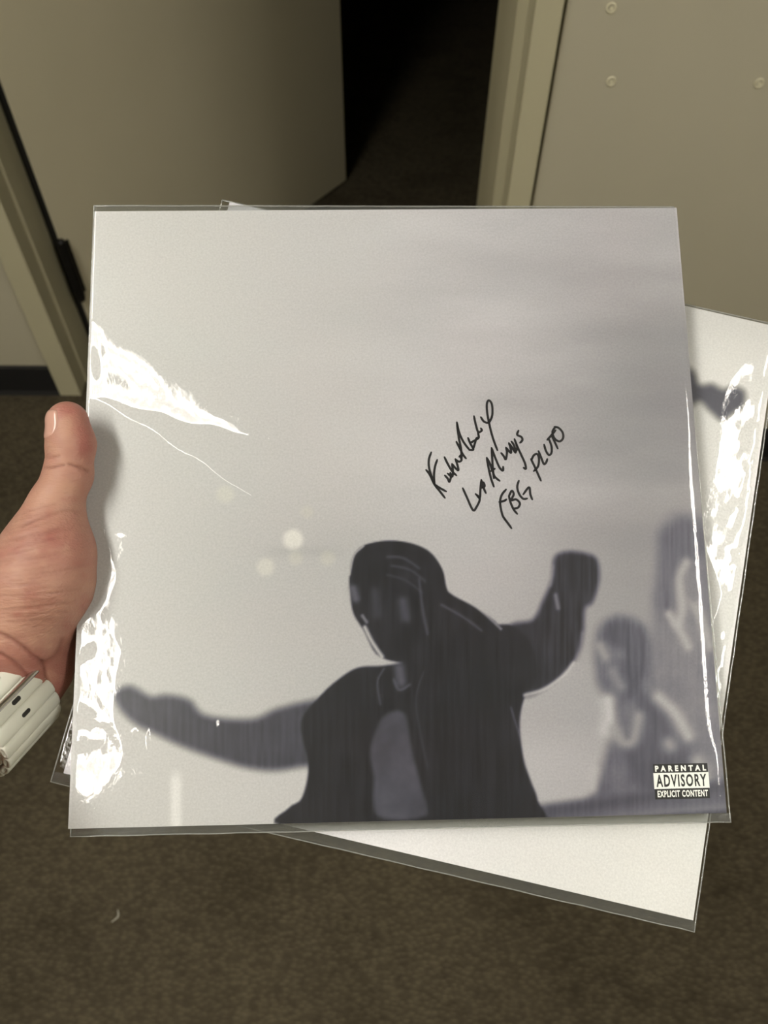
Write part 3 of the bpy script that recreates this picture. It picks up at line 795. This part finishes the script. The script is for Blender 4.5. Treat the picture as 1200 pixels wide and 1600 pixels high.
# ------------------------------------------------------------------ watch band
WB = simple('white_rubber', srgb(214, 214, 200), .42, spec=.4); STEEL = simple('steel', (.62, .60, .57, 1), .22, 1.0)
SLOT = simple('slot_shadow', srgb(40, 38, 34), .8)
wc = wpt(-26, 1102, .378)                       # centre of the wrist inside the band
ax_a = M @ np.array([.39, .60, -.80]); ax_a /= np.linalg.norm(ax_a)          # towards the hand
per = M @ np.array([.86, -.50, .05]); per = per-ax_a*(per @ ax_a); per /= np.linalg.norm(per)
fro = np.cross(per, ax_a); 
if fro @ (C0-wc) < 0: fro = -fro
def ell(th, a, b): return per*math.cos(th)*a+fro*math.sin(th)*b
BWID = .036
def strap(bm, a, b, th0, th1, ntube, tw, w0, w1):
    """chain of hollow oval tubes lying side by side round the wrist"""
    ths = np.linspace(th0, th1, 400); P = np.array([ell(t_, a, b) for t_ in ths])
    s_ = np.concatenate([[0], np.cumsum(np.linalg.norm(np.diff(P, axis=0), axis=1))])
    L_ = s_[-1]/ntube
    for k in range(ntube):
        sm = (k+.5)*L_; th = np.interp(sm, s_, ths); c = ell(th, a, b)
        tg = ell(th+.01, a, b)-ell(th-.01, a, b); tg /= np.linalg.norm(tg); no = np.cross(tg, ax_a)
        if no @ c < 0: no = -no
        rings = []
        for (zz, inner, gr) in ((w0, 1, 1), (w0, 0, .86), (w0+.0006, 0, 1), (w1-.0006, 0, 1), (w1, 0, .86), (w1, 1, 1)):
            rg = []
            for j in range(20):
                g_ = 2*math.pi*j/20; cx, cy = math.cos(g_), math.sin(g_)
                ex_ = abs(cx)**.75*(1 if cx > 0 else -1); ey_ = abs(cy)**.85*(1 if cy > 0 else -1)
                if inner: q_ = tg*cx*L_*.27+no*cy*tw*.20
                else: q_ = tg*ex_*L_*.535*gr+no*ey_*tw*.5*gr
                rg.append(bm.verts.new(Vector((wc+c+q_+ax_a*zz).tolist())))
            rings.append(rg)
        for r_ in range(6):
            A, B = rings[r_], rings[(r_+1) % 6]
            for j in range(20): bm.faces.new((A[j], A[(j+1) % 20], B[(j+1) % 20], B[j]))
bandroot = empty('watch_band', tuple(wc))
tag(bandroot, 'white ribbed rubber watch band with a steel loop, worn on the wrist', 'watch band')
bandroot.matrix_world = Matrix.Translation(wc.tolist())
def under(o, root):
    o.parent = root; o.matrix_parent_inverse = root.matrix_world.inverted(); return o
RA, RB = .0290, .0290
bm = bmesh.new(); strap(bm, RA, RB, -1.3, 2.9, 14, .0044, -BWID/2, BWID/2)
bmesh.ops.recalc_face_normals(bm, faces=bm.faces[:]); o = obj('outer_strap', bm, WB, None, True); under(o, bandroot)
bm = bmesh.new(); strap(bm, RA-.0047, RB-.0047, -1.6, 3.4, 17, .0038, -BWID/2+.0015, BWID/2-.0015)
bmesh.ops.recalc_face_normals(bm, faces=bm.faces[:]); o = obj('inner_strap', bm, WB, None, True); under(o, bandroot)
for th, s_ in ((1.36, 0), (.92, -.0005), (.66, -.0005)):
    c = ell(th, RA+.00185, RB+.00185); tg = ell(th+.01, 1, 1)-ell(th-.01, 1, 1); tg /= np.linalg.norm(tg); no = np.cross(tg, ax_a); no = no if no @ c > 0 else -no
    bm = bmesh.new(); top = []; 
    for zz, sc_ in ((-.0010, 1.2), (.0004, 1.15), (.0006, 1.0)):
        rg = []
        for j in range(24):
            g_ = 2*math.pi*j/24; q_ = tg*math.cos(g_)*.0010*sc_+ax_a*(math.sin(g_)*.0010*sc_+(.0014 if math.sin(g_) > 0 else -.0014))+no*zz
            rg.append(bm.verts.new(Vector((wc+c+q_+ax_a*s_).tolist())))
        if top:
            for j in range(24): bm.faces.new((top[j], top[(j+1) % 24], rg[(j+1) % 24], rg[j]))
        top = rg
    bm.faces.new(top); o = obj('adjustment_slot', bm, SLOT, None, True); under(o, bandroot)
# steel loop round both layers of the strap
th = 1.04; c = ell(th, RA, RB); tg = ell(th+.01, RA, RB)-ell(th-.01, RA, RB); tg /= np.linalg.norm(tg); no = np.cross(tg, ax_a); no = no if no @ c > 0 else -no
pts = []
hw_, t1, t0 = BWID/2+.0018, .0042, -.0090
for (sx, a0) in ((1, -90), (1, 0), (-1, 90), (-1, 180)):
    cx = sx*(hw_-.002); cy = (t1-.002) if a0 in (0, 90) else (t0+.002)
    for k in range(7):
        g_ = math.radians(a0+15*k); pts.append(Vector((wc+c+ax_a*(cx+.002*math.cos(g_))+no*(cy+.002*math.sin(g_))).tolist()))
bm = bmesh.new(); tube(bm, pts, .0016, 12, closed=True); o = obj('steel_loop', bm, STEEL, None, True); under(o, bandroot); o['label'] = 'polished steel keeper loop'

# a bit of white lint lying on the carpet
d = ray(180, 1432); Pl = C0+d*(-(H-.002)/d[2])
bm = bmesh.new(); tube(bm, [(Pl[0]+.004*math.sin(k*.5)-.004+k*.0012, Pl[1]-.008+k*.0022, .0022+.0008*math.sin(k*1.1)) for k in range(9)], [.0004+.0009*math.sin(math.pi*(k+.5)/9) for k in range(9)], 6)
tag(obj('lint', bm, simple('lint_white', srgb(170, 166, 152), .9), None, True), 'tiny wisp of pale lint on the dark carpet below the records', 'lint')
